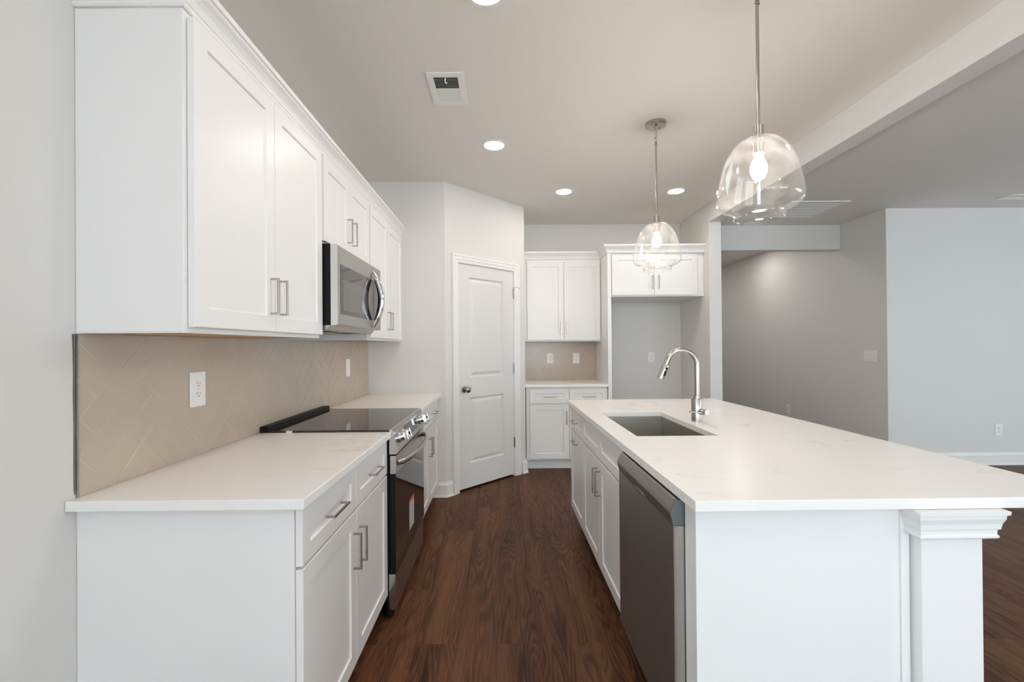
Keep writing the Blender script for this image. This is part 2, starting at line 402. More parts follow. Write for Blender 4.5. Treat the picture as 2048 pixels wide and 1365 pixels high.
# ------------------------------------------------------------------ room shell
struct('floor', B().box(-1.5, RIGHT+.3, REAR-.3, HALL_END+.3, -.1, 0), 'floor')
struct('ceiling', B().box(-1.5, RIGHT+.3, REAR-.3, HALL_END+.3, CEIL, CEIL+.1), 'ceiling')
def holed(name, x0, x1, ya, yb, w):
    b = B(); b.box(x0, x1, ya, w[0], 0, CEIL); b.box(x0, x1, w[1], yb, 0, CEIL); b.box(x0, x1, w[0], w[1], 0, w[2]); b.box(x0, x1, w[0], w[1], w[3], CEIL)
    struct(name, b, 'wall')
SIDE = [('wall_left', XW-.12, XW, REAR, YB+.1, (-3.2, -1.5, .90, 2.20)), ('wall_right', RIGHT, RIGHT+.12, REAR, YR+.12, (-1.1, 2.3, .30, 2.30))]  # both window openings are added to let in side light
for q in SIDE: holed(*q)
struct('wall_pantry', B().box(XW, AX, YW1, YW1+.1, 0, CEIL).mat('wall'), 'wall')
b = B(DIA); LD = math.hypot(BX-AX, BY-YW1)
for q in ((0, .135, 0, CEIL), (.885, LD, 0, CEIL), (.135, .885, 2.1, CEIL)): b.box(q[0], q[1], -.1, 0, q[2], q[3])
struct('wall_diagonal', b, 'wall')
struct('wall_back_side', B().box(BX-.1, BX, BY, YB, 0, CEIL), 'wall')
struct('wall_back', B().box(XW, XP2, YB, YB+.12, 0, CEIL), 'wall')
struct('wall_partition', B().box(XP, XP2, YP0, HALL_END, 0, CEIL), 'wall', bevel=.003)
struct('wall_beam', B().box(XP, XP2, REAR, YP0+.002, ZB, CEIL), 'wall', bevel=.003)
struct('wall_living', B().box(XR+.12, RIGHT, YR, YR+.12, 0, CEIL), 'wall')
struct('wall_hall', B().box(XR, XR+.12, YR, HALL_END, 0, CEIL), 'wall')
struct('wall_header', B().box(XP2, XR, YH, YH+.11, 2.474, CEIL), 'wall', bevel=.012)
struct('wall_hall_end', B().box(XP, XR+.12, HALL_END, HALL_END+.12, 0, CEIL), 'wall')
# rear wall with two window openings
WIN = [(-.55, 2.05, .40, 2.30), (3.3, 6.7, .20, 2.30)]
b = B(); xs = [XW-.12, WIN[0][0], WIN[0][1], WIN[1][0], WIN[1][1], RIGHT+.12]
for i in (0, 2, 4): b.box(xs[i], xs[i+1], REAR-.14, REAR, 0, CEIL)
for w in WIN: b.box(w[0], w[1], REAR-.14, REAR, 0, w[2]); b.box(w[0], w[1], REAR-.14, REAR, w[3], CEIL)
struct('wall_rear', b, 'wall')
for i, w in enumerate(WIN):
    r = thing('window_%d' % (i+1), None, None, ((w[0]+w[1])/2, REAR-.07, w[2]), kind='structure')
    b = B()
    for x0, x1, z0, z1 in ((w[0], w[1], w[2], w[2]+.06), (w[0], w[1], w[3]-.06, w[3]), (w[0], w[0]+.06, w[2]+.06, w[3]-.06), (w[1]-.06, w[1], w[2]+.06, w[3]-.06)):
        b.box(x0, x1, REAR-.1, REAR-.04, z0, z1)
    k = 2 if i == 0 else 3
    for j in range(1, k):
        xc = w[0]+(w[1]-w[0])*j/k; b.box(xc-.03, xc+.03, REAR-.095, REAR-.045, w[2]+.06, w[3]-.06)
    add('window_frame', b, 'trim', r)
    add('pane', B().box(w[0]+.06, w[1]-.06, REAR-.074, REAR-.070, w[2]+.06, w[3]-.06), 'pane', r)
for i, (nm, x0, x1, ya, yb, w) in enumerate(SIDE):  # unseen side windows, added to brighten surfaces facing sideways
    xm = (x0+x1)/2
    r = thing('window_%d' % (i+3), None, None, (xm, (w[0]+w[1])/2, w[2]), kind='structure')
    b = B(); f_ = .06; ym = (w[0]+w[1])/2
    for y0, y1, z0, z1 in ((w[0], w[1], w[2], w[2]+f_), (w[0], w[1], w[3]-f_, w[3]), (w[0], w[0]+f_, w[2]+f_, w[3]-f_), (w[1]-f_, w[1], w[2]+f_, w[3]-f_), (ym-.03, ym+.03, w[2]+f_, w[3]-f_)):
        b.box(xm-.03, xm+.03, y0, y1, z0, z1)
    add('window_frame', b, 'trim', r)
    add('pane', B().box(xm-.002, xm+.002, w[0]+f_, w[1]-f_, w[2]+f_, w[3]-f_), 'pane', r)
# baseboards
BBP = [(0, .001), (.026, .001), (.026, .010), (.020, .019), (.014, .021), (.014, .100), (.017, .104), (.012, .112), (.010, .120), (.005, .127), (.004, .134), (0, .134)]
def dp(s_): p = DIA(s_, 0, 0); return (p.x, p.y)
struct('baseboard_pantry', B().sweep([(XB-.05, YW1), (AX, YW1), dp(.066)], BBP), 'trim')
struct('baseboard_side', B().sweep([dp(.987), (BX, BY), (BX, YB-.56)], BBP), 'trim')
struct('baseboard_living', B().sweep([(XR, HALL_END), (XR, YR), (RIGHT, YR), (RIGHT, REAR)], BBP, side=1), 'trim')
struct('baseboard_partition', B().sweep([(XP, YB), (XP, YP0), (XP2, YP0), (XP2, HALL_END)], BBP, side=-1), 'trim')
struct('baseboard_left', B().sweep([(XW, REAR), (XW, YN+.01)], BBP), 'trim')
# dark strip for the gap at the near tile edge, shadow painted in
b = B(LEFT)
pr = [(1.2420, .935), (1.2412, 1.0), (1.2420, 1.1), (1.2405, 1.2), (1.2412, 1.26), (1.2400, 1.33), (1.2385, 1.371), (1.2452, 1.371), (1.2452, .925), (1.243, .922)]
b.prism([(u, z) for u, z in pr], XW-.001, XW+.0006, axis='n')
struct('shade_strip_1', b, 'edge_shade')

# ------------------------------------------------------------------ pantry door
d1 = thing('door_1', None, None, DIA((.149+.868)/2, 0, 0), kind='structure')
b = B(DIA)
def moulded(b, u0, u1, z0, z1, rects, nf, t):
    """door leaf with two moulded sunk panels"""
    us = [u0, rects[0][0], rects[0][1], u1]
    zs = [z0, rects[0][2], rects[0][3], rects[1][2], rects[1][3], z1]
    G = {(i, j): b.v(us[i], nf, zs[j]) for i in range(4) for j in range(6)}
    for i in range(3):
        for j in range(5):
            if i == 1 and j in (1, 3):
                a = (us[1], us[2], zs[j], zs[j+1]); prev = [G[i, j], G[i+1, j], G[i+1, j+1], G[i, j+1]]
                for dd, nn in ((.011, -.0150), (.016, -.0155), (.044, -.0025)):
                    nx_ = [b.v(a[0]+dd, nf+nn, a[2]+dd), b.v(a[1]-dd, nf+nn, a[2]+dd), b.v(a[1]-dd, nf+nn, a[3]-dd), b.v(a[0]+dd, nf+nn, a[3]-dd)]
                    for k in range(4): b.f([prev[k], prev[(k+1) % 4], nx_[(k+1) % 4], nx_[k]])
                    prev = nx_
                b.f(prev)
            else: b.f([G[i, j], G[i+1, j], G[i+1, j+1], G[i, j+1]])
    bk = [b.v(u0, nf-t, z0), b.v(u1, nf-t, z0), b.v(u1, nf-t, z1), b.v(u0, nf-t, z1)]
    b.f(bk[::-1])
    edges = [([G[i, 0] for i in range(4)], bk[0], bk[1]), ([G[3, j] for j in range(6)], bk[1], bk[2]),
             ([G[i, 5] for i in (3, 2, 1, 0)], bk[2], bk[3]), ([G[0, j] for j in (5, 4, 3, 2, 1, 0)], bk[3], bk[0])]
    for vs_, p, q in edges: b.f(vs_+[q, p])
moulded(b, .149, .869, .022, 2.083, [(.285, .730, .243, .851), (.285, .730, 1.039, 1.968)], -.003, .035)
add('door_leaf', b, 'door', d1)
CAS = [(0, 0), (.010, 0), (.012, .010), (.013, .024), (.017, .030), (.017, .052), (.021, .060), (.021, .072), (0, .075)]  # (n, across)
b = B(DIA)
i0, i1, zt = .145, .878, 2.088
def loopc(o, n): return [(i0-o, n, .001), (i0-o, n, zt+o), (i1+o, n, zt+o), (i1+o, n, .001)]
rows = [[b.v(*p) for p in loopc(o, n)] for n, o in CAS]
for a, c in zip(rows, rows[1:]+rows[:1]):
    for k in range(3): b.f([a[k], a[k+1], c[k+1], c[k]])
b.f([r[0] for r in rows]); b.f([r[3] for r in rows][::-1])
add('door_casing', b, 'trim', d1)
b = B(DIA)
b.box(.128, .1475, -.1, -.0005, .001, 2.1); b.box(.8705, .890, -.1, -.0005, .001, 2.1); b.box(.1475, .8705, -.1, -.0005, 2.0855, 2.1)
add('door_jamb', b, 'trim', d1)
kc = DIA(.216, -.003, .932)
b = B().lathe(kc, [(0, 0), (.031, 0), (.031, .004), (.026, .010), (.012, .013), (.011, .030), (.017, .036), (.027, .044), (.030, .054), (.027, .064), (.016, .071), (0, .073)], axis=DIA.n)
k = add('door_knob', b, 'pewter', d1); k['label'] = 'round satin nickel knob'
for z in (1.862, 1.098, .345):
    b = B().lathe(DIA(.8715, .003, z-.052), [(0, 0), (.0065, 0), (.0065, .104), (0, .104)], seg=12)
    b.fr = DIA; b.box(.872, .886, -.004, .0025, z-.048, z+.048)
    h = add('hinge', b, 'pewter', d1)
    if z > 1.5:
        p = [DIA(.8715, .006, z+.053), DIA(.8715, .012, z+.062), DIA(.886, .045, z+.062), DIA(.90, .055, z+.055)]
        bb = B().tube(p, .0035, 8); bb.lathe(DIA(.90, .055, z+.040), [(0, 0), (.006, 0), (.006, .018), (0, .018)], seg=10)
        s_ = add('hinge_stop', bb, 'chrome', h)

# ------------------------------------------------------------------ cabinet parts
def pull(fr, u, n, z, length, vertical, parent, proj=.032, th=.0037):
    h = length/2; w = 2*th; n0, n1 = n+.0002, n+proj
    U = [(-h, n0), (-h, n1), (h, n1), (h, n0), (h-w, n0), (h-w, n1-w), (-h+w, n1-w), (-h+w, n0)]
    b = B(fr)
    if vertical: b.prism([(nn, z+a) for a, nn in U], u-th, u+th, axis='u')
    else: b.prism([(u+a, nn) for a, nn in U], z-th, z+th, axis='z')
    return add('handle', b, 'nickel', parent, bevel=.0008)
HL = .137
def cabinet(name, label, fr, u0, u1, nb, nf, z0, z1, fronts, under=False, toe=None, group=None, doort=.020, hollow=False):
    """fronts: (kind, u0, u1, z0, z1, handle or None); handle (u, z, vertical)"""
    t = thing(name, label, 'cabinet', fr((u0+u1)/2, (nb+nf)/2, z0 if toe is None else 0), group)
    b = B(fr)
    if hollow: # open-topped sink cabinet
        b.box(u0, u1, nf-.02, nf-.0005, z0, z1); b.box(u0, u0+.016, nb, nf-.0201, z0, z1); b.box(u1-.016, u1, nb, nf-.0201, z0, z1)
        b.box(u0+.0161, u1-.0161, nb, nb+.012, z0, z1); b.box(u0+.0161, u1-.0161, nb+.0121, nf-.0201, z0, z0+.016)
    else: b.box(u0, u1, nb, nf-.0005, z0+.0045 if under else z0, z1)
    if under: # the ends and face frame run down past the bottom board
        b.box(u0, u1, nf-.019, nf-.0005, z0, z0+.0044); b.box(u0, u0+.012, nb, nf-.0191, z0, z0+.0044); b.box(u1-.012, u1, nb, nf-.0191, z0, z0+.0044)
    add('body', b, 'cab', t, bevel=.0012)
    if under:
        q = add('underside', B(fr).box(u0+.013, u1-.013, nb+.001, nf-.020, z0+.0005, z0+.0038), 'cab' if name.startswith('ref') else 'birch', t)
        if not name.startswith('ref'): q['label'] = 'bare birch underside'
    if toe:
        add('toe_kick', B(fr).box(u0+.001, u1-.001, nb, nf-toe, .0005, z0), 'cab', t)
    for kd, a0, a1, c0, c1, h in fronts:
        o = add(kd, B(fr).panel(a0, a1, c0, c1, nf+.0015, t=doort, rail=.0575 if kd == 'door' or (c1-c0) > .3 else .050), 'cab', t)
        if h: pull(fr, h[0], nf+.0015+doort, h[1], HL, h[2], o)
    return t
g_ = .0015
# left run, uppers
def two(u0, u1, z0, z1, hz, vert=True, hu=.034):
    mid = (u0+u1)/2
    return [('door', u0+g_, mid-g_, z0, z1, (mid-hu, hz, vert)), ('door', mid+g_, u1-g_, z0, z1, (mid+hu, hz, vert))]
XU_ = XU
cabinet('upper_cabinet', 'white two-door upper cabinet nearest the camera, above the near counter', LEFT, YN, Y1-.001, XW+.001, XU_, 1.372, 2.286,
        two(YN+.014, Y1-.010, 1.389, 2.272, 1.522), under=True)
cabinet('upper_cabinet', 'short white two-door cabinet directly above the microwave', LEFT, Y1, Y2-.001, XW+.001, XU_, 1.838, 2.286,
        two(Y1+.014, Y2-.010, 1.853, 2.272, 1.982, hu=.040))
cabinet('upper_cabinet', 'white two-door upper cabinet between the microwave and the pantry wall', LEFT, Y2, YW1-.002, XW+.001, XU_, 1.372, 2.286,
        two(Y2+.014, Y3+.002, 1.389, 2.272, 1.522), under=True)
# crown on the left run
CR = [(0, 2.281), (.006, 2.281), (.009, 2.286), (.009, 2.294), (.006, 2.297), (.010, 2.300), (.012, 2.308), (.017, 2.318), (.026, 2.330), (.036, 2.340), (.0385, 2.346), (.0445, 2.349), (.0455, 2.366), (0, 2.366)]
CRX = [(n+.0005, z) for n, z in CR]
tag(add('crown_molding', B().sweep([(XW+.001, YN), (XU, YN), (XU, YW1-.002)], [(n+.0008, z+.0055) for n, z in CR]), 'cab', base=(XU, 2.5, 2.287)),
    'white crown molding along the top of the left upper cabinets', 'crown molding')
# bases
BT = .8845
def base_fronts(u0, u1):
    mid = (u0+u1)/2
    r = []
    for a, c, sg in ((u0, mid, 1), (mid, u1, -1)):
        r.append(('drawer', a+g_, c-g_, .712, .872, ((a+c)/2, .790, False)))
        r.append(('door', a+g_, c-g_, .124, .703, ((mid-.034*sg), .562, True)))
    return r
cabinet('base_cabinet', 'white base cabinet with two drawers over two doors, nearest the camera on the left', LEFT, YN, Y1-.004, XW+.001, XB, .11, BT, base_fronts(YN+.003, Y1-.004), toe=.075)
cabinet('base_cabinet', 'white base cabinet between the stove and the pantry wall', LEFT, Y2+.004, YW1-.002, XW+.001, XB, .11, BT, base_fronts(Y2+.010, Y3+.002), toe=.075)
# near counter, far counter
SX = -.5453
def slab(fr, u0, u1, n0, n1): return B(fr).box(u0, u1, n0, n1, ZS, ZC)
tag(add('countertop', slab(LEFT, 1.215, Y1-.001, XW+.001, SX), 'quartz', base=(-.87, 1.7, ZS), bevel=.0025, seg=3), 'white quartz countertop left of the aisle, on the near side of the stove', 'countertop')
tag(add('countertop', slab(LEFT, Y2+.001, YW1-.001, XW+.001, SX), 'quartz', base=(-.87, 3.4, ZS), bevel=.0025, seg=3), 'white quartz countertop between the stove and the pantry wall', 'countertop')

# ------------------------------------------------------------------ herringbone tile
def clip(poly, a0, a1, c0, c1):
    for ax_, lim, sg in ((0, a0, 1), (0, a1, -1), (1, c0, 1), (1, c1, -1)):
        out = []
        for i, p in enumerate(poly):
            q = poly[(i+1) % len(poly)]
            ip, iq = (p[ax_]-lim)*sg >= 0, (q[ax_]-lim)*sg >= 0
            if ip: out.append(p)
            if ip != iq:
                t = (lim-p[ax_])/(q[ax_]-p[ax_]); out.append((p[0]+t*(q[0]-p[0]), p[1]+t*(q[1]-p[1])))
        poly = out
        if len(poly) < 3: return []
    return poly
def herring(fr, a0, a1, c0, c1, n0, oa, oc, label, base):
    w = .0767; g = .0011; b = B(fr).mat('grout')
    b.box(a0, a1, n0, n0+.0082, c0, c1); b.mat('tile')
    n = 4
    for k in range(-90, 91):
        for m_ in range(-12, 13):
            for (x0, y0, x1, y1) in ((k+8*m_, k, k+8*m_+n, k+1), (k+n+8*m_, k-n+1, k+n+1+8*m_, k+1)):
                q = []
                for X, Y in ((x0*w+g, y0*w+g), (x1*w-g, y0*w+g), (x1*w-g, y1*w-g), (x0*w+g, y1*w-g)):
                    q.append((oa+(X-Y)*s2, oc+(X+Y)*s2))
                if max(p[0] for p in q) < a0 or min(p[0] for p in q) > a1 or max(p[1] for p in q) < c0 or min(p[1] for p in q) > c1: continue
                q = clip(q, a0, a1, c0, c1)
                if len(q) < 3: continue
                cx_, cy_ = sum(p[0] for p in q)/len(q), sum(p[1] for p in q)/len(q)
                tilt = (random.uniform(-1, 1)*.0008, random.uniform(-1, 1)*.0008)
                def nn(p, base_): return base_+tilt[0]*(p[0]-cx_)+tilt[1]*(p[1]-cy_)
                lo = [b.v(p[0], n0+.0080, p[1]) for p in q]
                mid = [b.v(p[0], nn(p, n0+.0088), p[1]) for p in q]
                ins = [(p[0]+(cx_-p[0])*min(.2, .0013/max(1e-4, math.hypot(cx_-p[0], cy_-p[1]))), p[1]+(cy_-p[1])*min(.2, .0013/max(1e-4, math.hypot(cx_-p[0], cy_-p[1])))) for p in q]
                hi = [b.v(p[0], nn(p, n0+.0092), p[1]) for p in ins]
                kk = len(q)
                for A_, B_ in ((lo, mid), (mid, hi)):
                    for i in range(kk): b.f([A_[i], A_[(i+1) % kk], B_[(i+1) % kk], B_[i]])
                b.f(hi)
    o = add('tile_backsplash', b, base=base); tag(o, label, 'backsplash'); return o
herring(LEFT, YN-.001, YW1-.001, ZC+.0005, 1.3715, XW+.0004, 1.303, 1.294, 'glossy beige herringbone tile backsplash on the left wall behind the stove', (XW, 2.6, ZC))
herring(BACK, BX+.001, 1.112, ZC+.0005, 1.3715, -YB+.0004, .442-.159, 1.349-.054, 'small beige herringbone backsplash at the far end, beside the refrigerator alcove', (.68, YB, ZC))
tag(add('edge_trim', B(LEFT).box(YN-.0026, YN-.0015, XW+.0004, XW+.0105, ZC+.0005, 1.3715), 'steel', base=(XW, YN, ZC)), 'thin vertical metal edge strip ending the left tile backsplash', 'edge trim')

# ------------------------------------------------------------------ range
t = thing('range', 'black glass-top stainless slide-in stove set between the left counters', 'stove', (-.86, 2.549, 0))
ry0, ry1 = Y1+.003, Y2-.003
b = B(LEFT).mat('dark'); b.box(ry0+.012, ry1-.012, XW+.03, -.560, .10, .903)
add('body', b, 'dark', t)
b = B(LEFT).mat('black_glass'); b.box(ry0-.004, ry1+.004, -1.135, -.556, .9145, .9235); b.mat('dark'); b.box(ry0, ry1, -1.13, -.558, .903, .9144)
ct = add('cooktop', b, None, t, bevel=.0015)
b = B(LEFT).mat('dark')
b.prism([(XW+.012, .915), (-1.137, .915), (-1.141, .9435), (XW+.012, .9435)], ry0-.003, ry1+.003)
rr = add('rear_vent', b, 'dark', t, bevel=.002)
b = B(LEFT)
for i in range(2):
    for j in range(9): b.box(2.40+j*.036, 2.430+j*.036, -1.168+i*.014, -1.161+i*.014, .9436, .9441)
add('vent_slot', b, 'slot', rr)
CP = [(-.556, .9232), (-.541, .921), (-.513, .817), (-.522, .803), (-.556, .803)]
b = B(LEFT).mat('steel'); b.prism(CP, ry0+.0012, ry1); b.mat('steel_side_lit'); b.prism(CP, ry0, ry0+.0011); add('control_panel', b, None, t)  # near slice lighter, as if lit by the windows
fd = Vector((.028, .104)).normalized()          # panel face: (n, z) outward normal
PN = Vector((fd.y, fd.x))
def cpp(u, f): # point on sloped face, f 0 top .. 1 bottom
    return LEFT(u, -.541+.028*f, .921-.104*f)
PNw = Vector((PN.x, 0, PN.y))
for u in (2.245, 2.325, 2.775, 2.855):
    c = cpp(u, .48)
    b = B().lathe(c, [(0, 0), (.026, 0), (.026, .008), (.022, .010), (.0205, .013), (.0205, .028), (.0185, .032), (0, .033)], axis=PNw, seg=28)
    kn = add('knob', b, 'chrome', t)
    q0 = c+PNw*.014; e1 = Vector((0, 1, 0)); e2 = PNw.cross(e1)
    b = B()
    V = [b.bm.verts.new(c+PNw*h+e1*x+e2*y) for h in (.024, .047) for x, y in ((-.006, -.023), (.006, -.023), (.006, .023), (-.006, .023))]
    for q in ((3, 2, 1, 0), (4, 5, 6, 7), (0, 1, 5, 4), (1, 2, 6, 5), (2, 3, 7, 6), (3, 0, 4, 7)): b.f([V[i] for i in q])
    add('knob_grip', b, 'chrome', kn, bevel=.0015)
b = B()
V = [b.bm.verts.new(cpp(u, f)+PNw*h) for h in (.0002, .0016) for u, f in ((2.40, .18), (2.70, .18), (2.70, .78), (2.40, .78))]
for q in ((3, 2, 1, 0), (4, 5, 6, 7), (0, 1, 5, 4), (1, 2, 6, 5), (2, 3, 7, 6), (3, 0, 4, 7)): b.f([V[i] for i in q])
add('display', b, 'mw_glass', t)
# oven door
b = B(LEFT).mat('steel'); b.box(ry0+.0032, ry1-.002, -.553, -.525, .707, .795); b.mat('steel_side_lit'); b.box(ry0+.002, ry0+.0031, -.553, -.5252, .7072, .795); b.mat('dark'); b.box(ry0+.004, ry1-.004, -.556, -.5275, .223, .7065)  # near slice of the top band painted lighter for window light
b.mat('black_glass'); b.box(ry0+.002, ry1-.002, -.5274, -.5245, .223, .7065)
od = add('oven_door', b, None, t)
pts = []
for i in range(25):
    f = i/24; u = ry0+.022+(ry1-ry0-.044)*f
    bow = 1-(2*f-1)**4*1.0; bow2 = 1-(2*f-1)**2
    pts.append(LEFT(u, -.524+.012+.046*(.35*bow+.65*bow2)-(.012 if i in (0, 24) else 0), .757))
b = B().tube(pts, .0135, 14, flat=.8); add('door_handle', b, 'nickel', od)
b = B(LEFT).mat('label'); b.box(2.472, 2.598, -.5244, -.5240, .305, .475); b.mat('red'); b.box(2.472, 2.598, -.5240, -.5237, .456, .475)
b.mat('print')
for i in range(9): b.box(2.480, 2.590-(.03 if i % 3 == 2 else 0), -.5240, -.5237, .320+i*.0135, .3235+i*.0135)
b.box(2.482, 2.500, -.5240, -.5237, .440, .452)
w_ = add('warning_label', b, None, od); w_['label'] = 'white paper label with a red top stripe'
b = B(LEFT).mat('steel'); b.box(ry0+.0032, ry1-.002, -.562, -.531, .046, .2185); b.mat('steel_side_lit'); b.box(ry0+.002, ry0+.0031, -.562, -.5312, .046, .2185)  # drawer's near slice carries the same painted window light
add('storage_drawer', b, None, t)
for u in (ry0+.03, ry1-.03):
    for n in (-.575, -1.12):
        add('foot', B().lathe(LEFT(u, n, .0005), [(0, 0), (.020, 0), (.020, .012), (.010, .014), (.010, .1), (0, .1)], seg=16), 'dark', t)
b = B(LEFT); b.box(ry0+.006, ry1-.006, -.575, -.545, .012, .040); add('kick_rail', b, 'dark', t, bevel=.003)
b = B(LEFT); b.box(ry0-.0072, ry0-.0045, -1.055, -1.025, .9147, .9225); q = add('packing_tab', b, 'plastic', t); q['label'] = 'small white plastic packing tab'

# ------------------------------------------------------------------ microwave
t = thing('microwave', 'stainless over-the-range microwave with a bowed chrome handle', 'microwave', (-1.0, 2.549, 1.436))
b = B(LEFT).mat('dark'); b.box(Y1+.002, Y2-.004, XW+.005, -.8365, 1.437, 1.834)
add('body', b, None, t)
b = B(LEFT).mat('steel_side_lit')
b.prism([(-.8362, 1.436), (-.812, 1.436), (-.803, 1.440), (-.803, 1.829), (-.812, 1.833), (-.8362, 1.833)], Y1+.002, Y1+.0032)
b.mat('steel'); b.prism([(-.8360, 1.436), (-.810, 1.436), (-.802, 1.441), (-.802, 1.828), (-.810, 1.833), (-.8360, 1.833)], Y1+.0033, Y2-.002)
md_ = add('door', b, None, t)
b = B(LEFT).mat('mw_glass'); b.box(2.208, 2.765, -.8019, -.8005, 1.492, 1.741); b.mat('mesh_glass'); b.box(2.240, 2.640, -.8005, -.8002, 1.515, 1.669)
add('window', b, None, md_)
b = B(LEFT).mat('mw_glass'); b.box(2.770, 2.905, -.8019, -.8005, 1.492, 1.741); b.mat('keys')
for i in range(9):
    for j in range(3): b.box(2.800+j*.032, 2.814+j*.032, -.8005, -.8002, 1.515+i*.021, 1.5185+i*.021)
add('control_panel', b, None, t)
pts = []; rad = []
for i in range(25):
    f = i/24; z = 1.448+(1.792-1.448)*f; s_ = math.sin(math.pi*f)
    pts.append(LEFT(2.757, -.798+.052*s_, z)); rad.append(.006+.010*min(1, s_*2.2))
mh = add('door_handle', B().tube(pts, rad, 14, flat=1.15), 'chrome', md_)
add('handle_reflection', B().tube([p-Vector((.0115*math.sin(math.pi*i/24), 0, 0)) for i, p in enumerate(pts)][2:-2], [r_*.80 for r_ in rad][2:-2], 12, flat=1.0), 'dark', mh)  # black tube stands in for the dark reflection in the chrome
b = B(LEFT).mat('steel'); b.prism([(XW+.01, 1.4365), (-.84, 1.4365), (-.86, 1.412), (XW+.01, 1.412)], Y1+.006, Y2-.01)
uu = add('bottom_plate', b, None, t)
for u in (2.30, 2.62): add('grease_filter', B(LEFT).box(u, u+.16, -1.0, -.90, 1.4108, 1.4119), 'slot', uu)


# ------------------------------------------------------------------ back wall cabinets
YU, YBF = YB-.325+.020, 4.737
cabinet('upper_cabinet', 'white two-door upper cabinet on the far wall above the small backsplash', BACK, .245, 1.113, -YB+.001, -5.0425, 1.372, 2.300,
        [('door', .280, .6935, 1.389, 2.276, (.662, 1.528, True)), ('door', .6965, 1.108, 1.389, 2.276, (.730, 1.528, True))], under=True)
cabinet('base_cabinet', 'white base cabinet on the far wall, left of the refrigerator alcove', BACK, .245, 1.112, -YB+.001, -YBF, .11, BT,
        [('drawer', .284, .699, .712, .868, (.495, .783, False)), ('door', .284, .699, .124, .700, (.670, .562, True)),
         ('drawer', .703, 1.106, .712, .868, (.913, .783, False)), ('door', .703, 1.106, .124, .700, (.732, .562, True))], toe=.075)
tag(add('countertop', slab(BACK, BX+.001, 1.1135, -YB+.001, -4.700), 'quartz', base=(.68, 5.0, ZS), bevel=.0025, seg=3), 'small white quartz countertop on the far wall beside the refrigerator alcove', 'countertop')
tag(add('side_panel', B(BACK).box(1.1145, 1.1525, -YB+.001, -4.700, .0005, 2.312), 'cab', base=(1.133, 5.0, 0), bevel=.0012), 'tall white panel forming the left side of the refrigerator alcove', 'panel')
cabinet('refrigerator_cabinet', 'wide white two-door cabinet bridging the refrigerator alcove', BACK, 1.1535, XP-.001, -YB+.001, -4.719, 1.840, 2.312,
        [('door', 1.163, 1.6115, 1.854, 2.284, (1.588, 1.990, True)), ('door', 1.6145, 2.068, 1.854, 2.284, (1.655, 1.990, True))], under=True)
DZ = .0195
tag(add('crown_molding', B().sweep([(BX+.001, 5.0425), (1.1145, 5.0425), (1.1145, 4.700), (XP-.001, 4.700)], [(n+.0008, z+.0205) for n, z in CR]), 'cab', base=(1.13, 4.9, 2.30)),
    'stepped white crown molding above the far wall cabinets', 'crown molding')

# ------------------------------------------------------------------ island
sk = (.107, .480, .843, 1.567)
W_I, L_I = 1.121, 2.206
b = B(ISL)
def ring(b, o, i, z0, z1):
    def q(r, z): return [b.v(r[0], r[2], z), b.v(r[1], r[2], z), b.v(r[1], r[3], z), b.v(r[0], r[3], z)]
    O0, O1, I0, I1 = q(o, z0), q(o, z1), q(i, z0), q(i, z1)
    for k in range(4):
        j = (k+1) % 4
        b.f([O1[k], O1[j], I1[j], I1[k]]); b.f([O0[j], O0[k], I0[k], I0[j]]); b.f([O0[k], O0[j], O1[j], O1[k]]); b.f([I0[j], I0[k], I1[k], I1[j]])
ring(b, (0, W_I, 0, L_I), sk, ZS, ZC)
tag(add('countertop', b, 'quartz', base=ISL(.56, 1.1, ZS), bevel=.0025, seg=3), 'large white veined quartz island top with a sink cutout', 'countertop')
IN = -.042                                        # cabinet box face, n = -x'
def isl_cab(name, label, u0, u1, fronts, hollow=False): return cabinet(name, label, ISF, u0, u1, -.60, IN, .11, BT, fronts, toe=.075, hollow=hollow)
isl_cab('base_cabinet', 'white island cabinet under the sink, with two false drawer fronts and two doors', .724, 1.6975,
        [('drawer_front', .765, 1.2305, .712, .872, None), ('drawer_front', 1.2335, 1.6965, .712, .872, None),
         ('door', .765, 1.2305, .124, .703, (1.200, .588, True)), ('door', 1.2335, 1.6965, .124, .703, (1.264, .588, True))], hollow=True)
isl_cab('base_cabinet', 'narrow white island cabinet at the far end with two horizontal handles', 1.6985, 2.180,
        [('drawer', 1.7005, 2.176, .712, .872, (1.938, .790, False)), ('door', 1.7005, 2.176, .124, .703, (1.938, .645, False))])
# near end of the island
t = thing('island_end_panel', 'white flat panel closing the near end of the island', 'panel', ISL(.3, .06, 0))
b = B(ISL); b.box(.022, .6005, .050, .1215, .0005, BT); add('panel', b, 'cab', t, bevel=.0012)
b = B(ISL); b.box(.587, .6105, .045, .0495, .0005, BT); b.box(.6015, .6105, .0500, .20, .0005, BT); add('corner_stile', b, 'cab', t, bevel=.001)
b = B(ISL); b.box(.6015, .612, .2005, 2.18, .0005, BT)
tag(add('back_panel', b, 'cab', base=ISL(.606, 1.2, 0), bevel=.001), 'long white panel along the seating side of the island', 'panel')
t = thing('island_post', 'square white post with a molded capital under the island overhang', 'post', ISL(.70, .10, 0))
b = B(ISL); b.box(.6165, .7835, .016, .1835, .0005, ZS-.0006); add('post_shaft', b, 'cab', t, bevel=.002)
CP2 = [(.0005, .806), (.018, .806), (.022, .810), (.022, .815), (.019, .818), (.0195, .830), (.024, .833), (.026, .848), (.031, .862), (.032, .872), (.0365, .874), (.0375, .8842), (.0005, .8842)]
P = [(.6165, .016), (.7835, .016), (.7835, .1835), (.6165, .1835)]
# capital stops against the island panel on its left side
b = B(ISL).sweep([(.6165, .0443), (.6165, .016), (.7835, .016), (.7835, .1835), (.6165+.04, .1835)], CP2, side=1)
add('capital', b, 'cab', t)

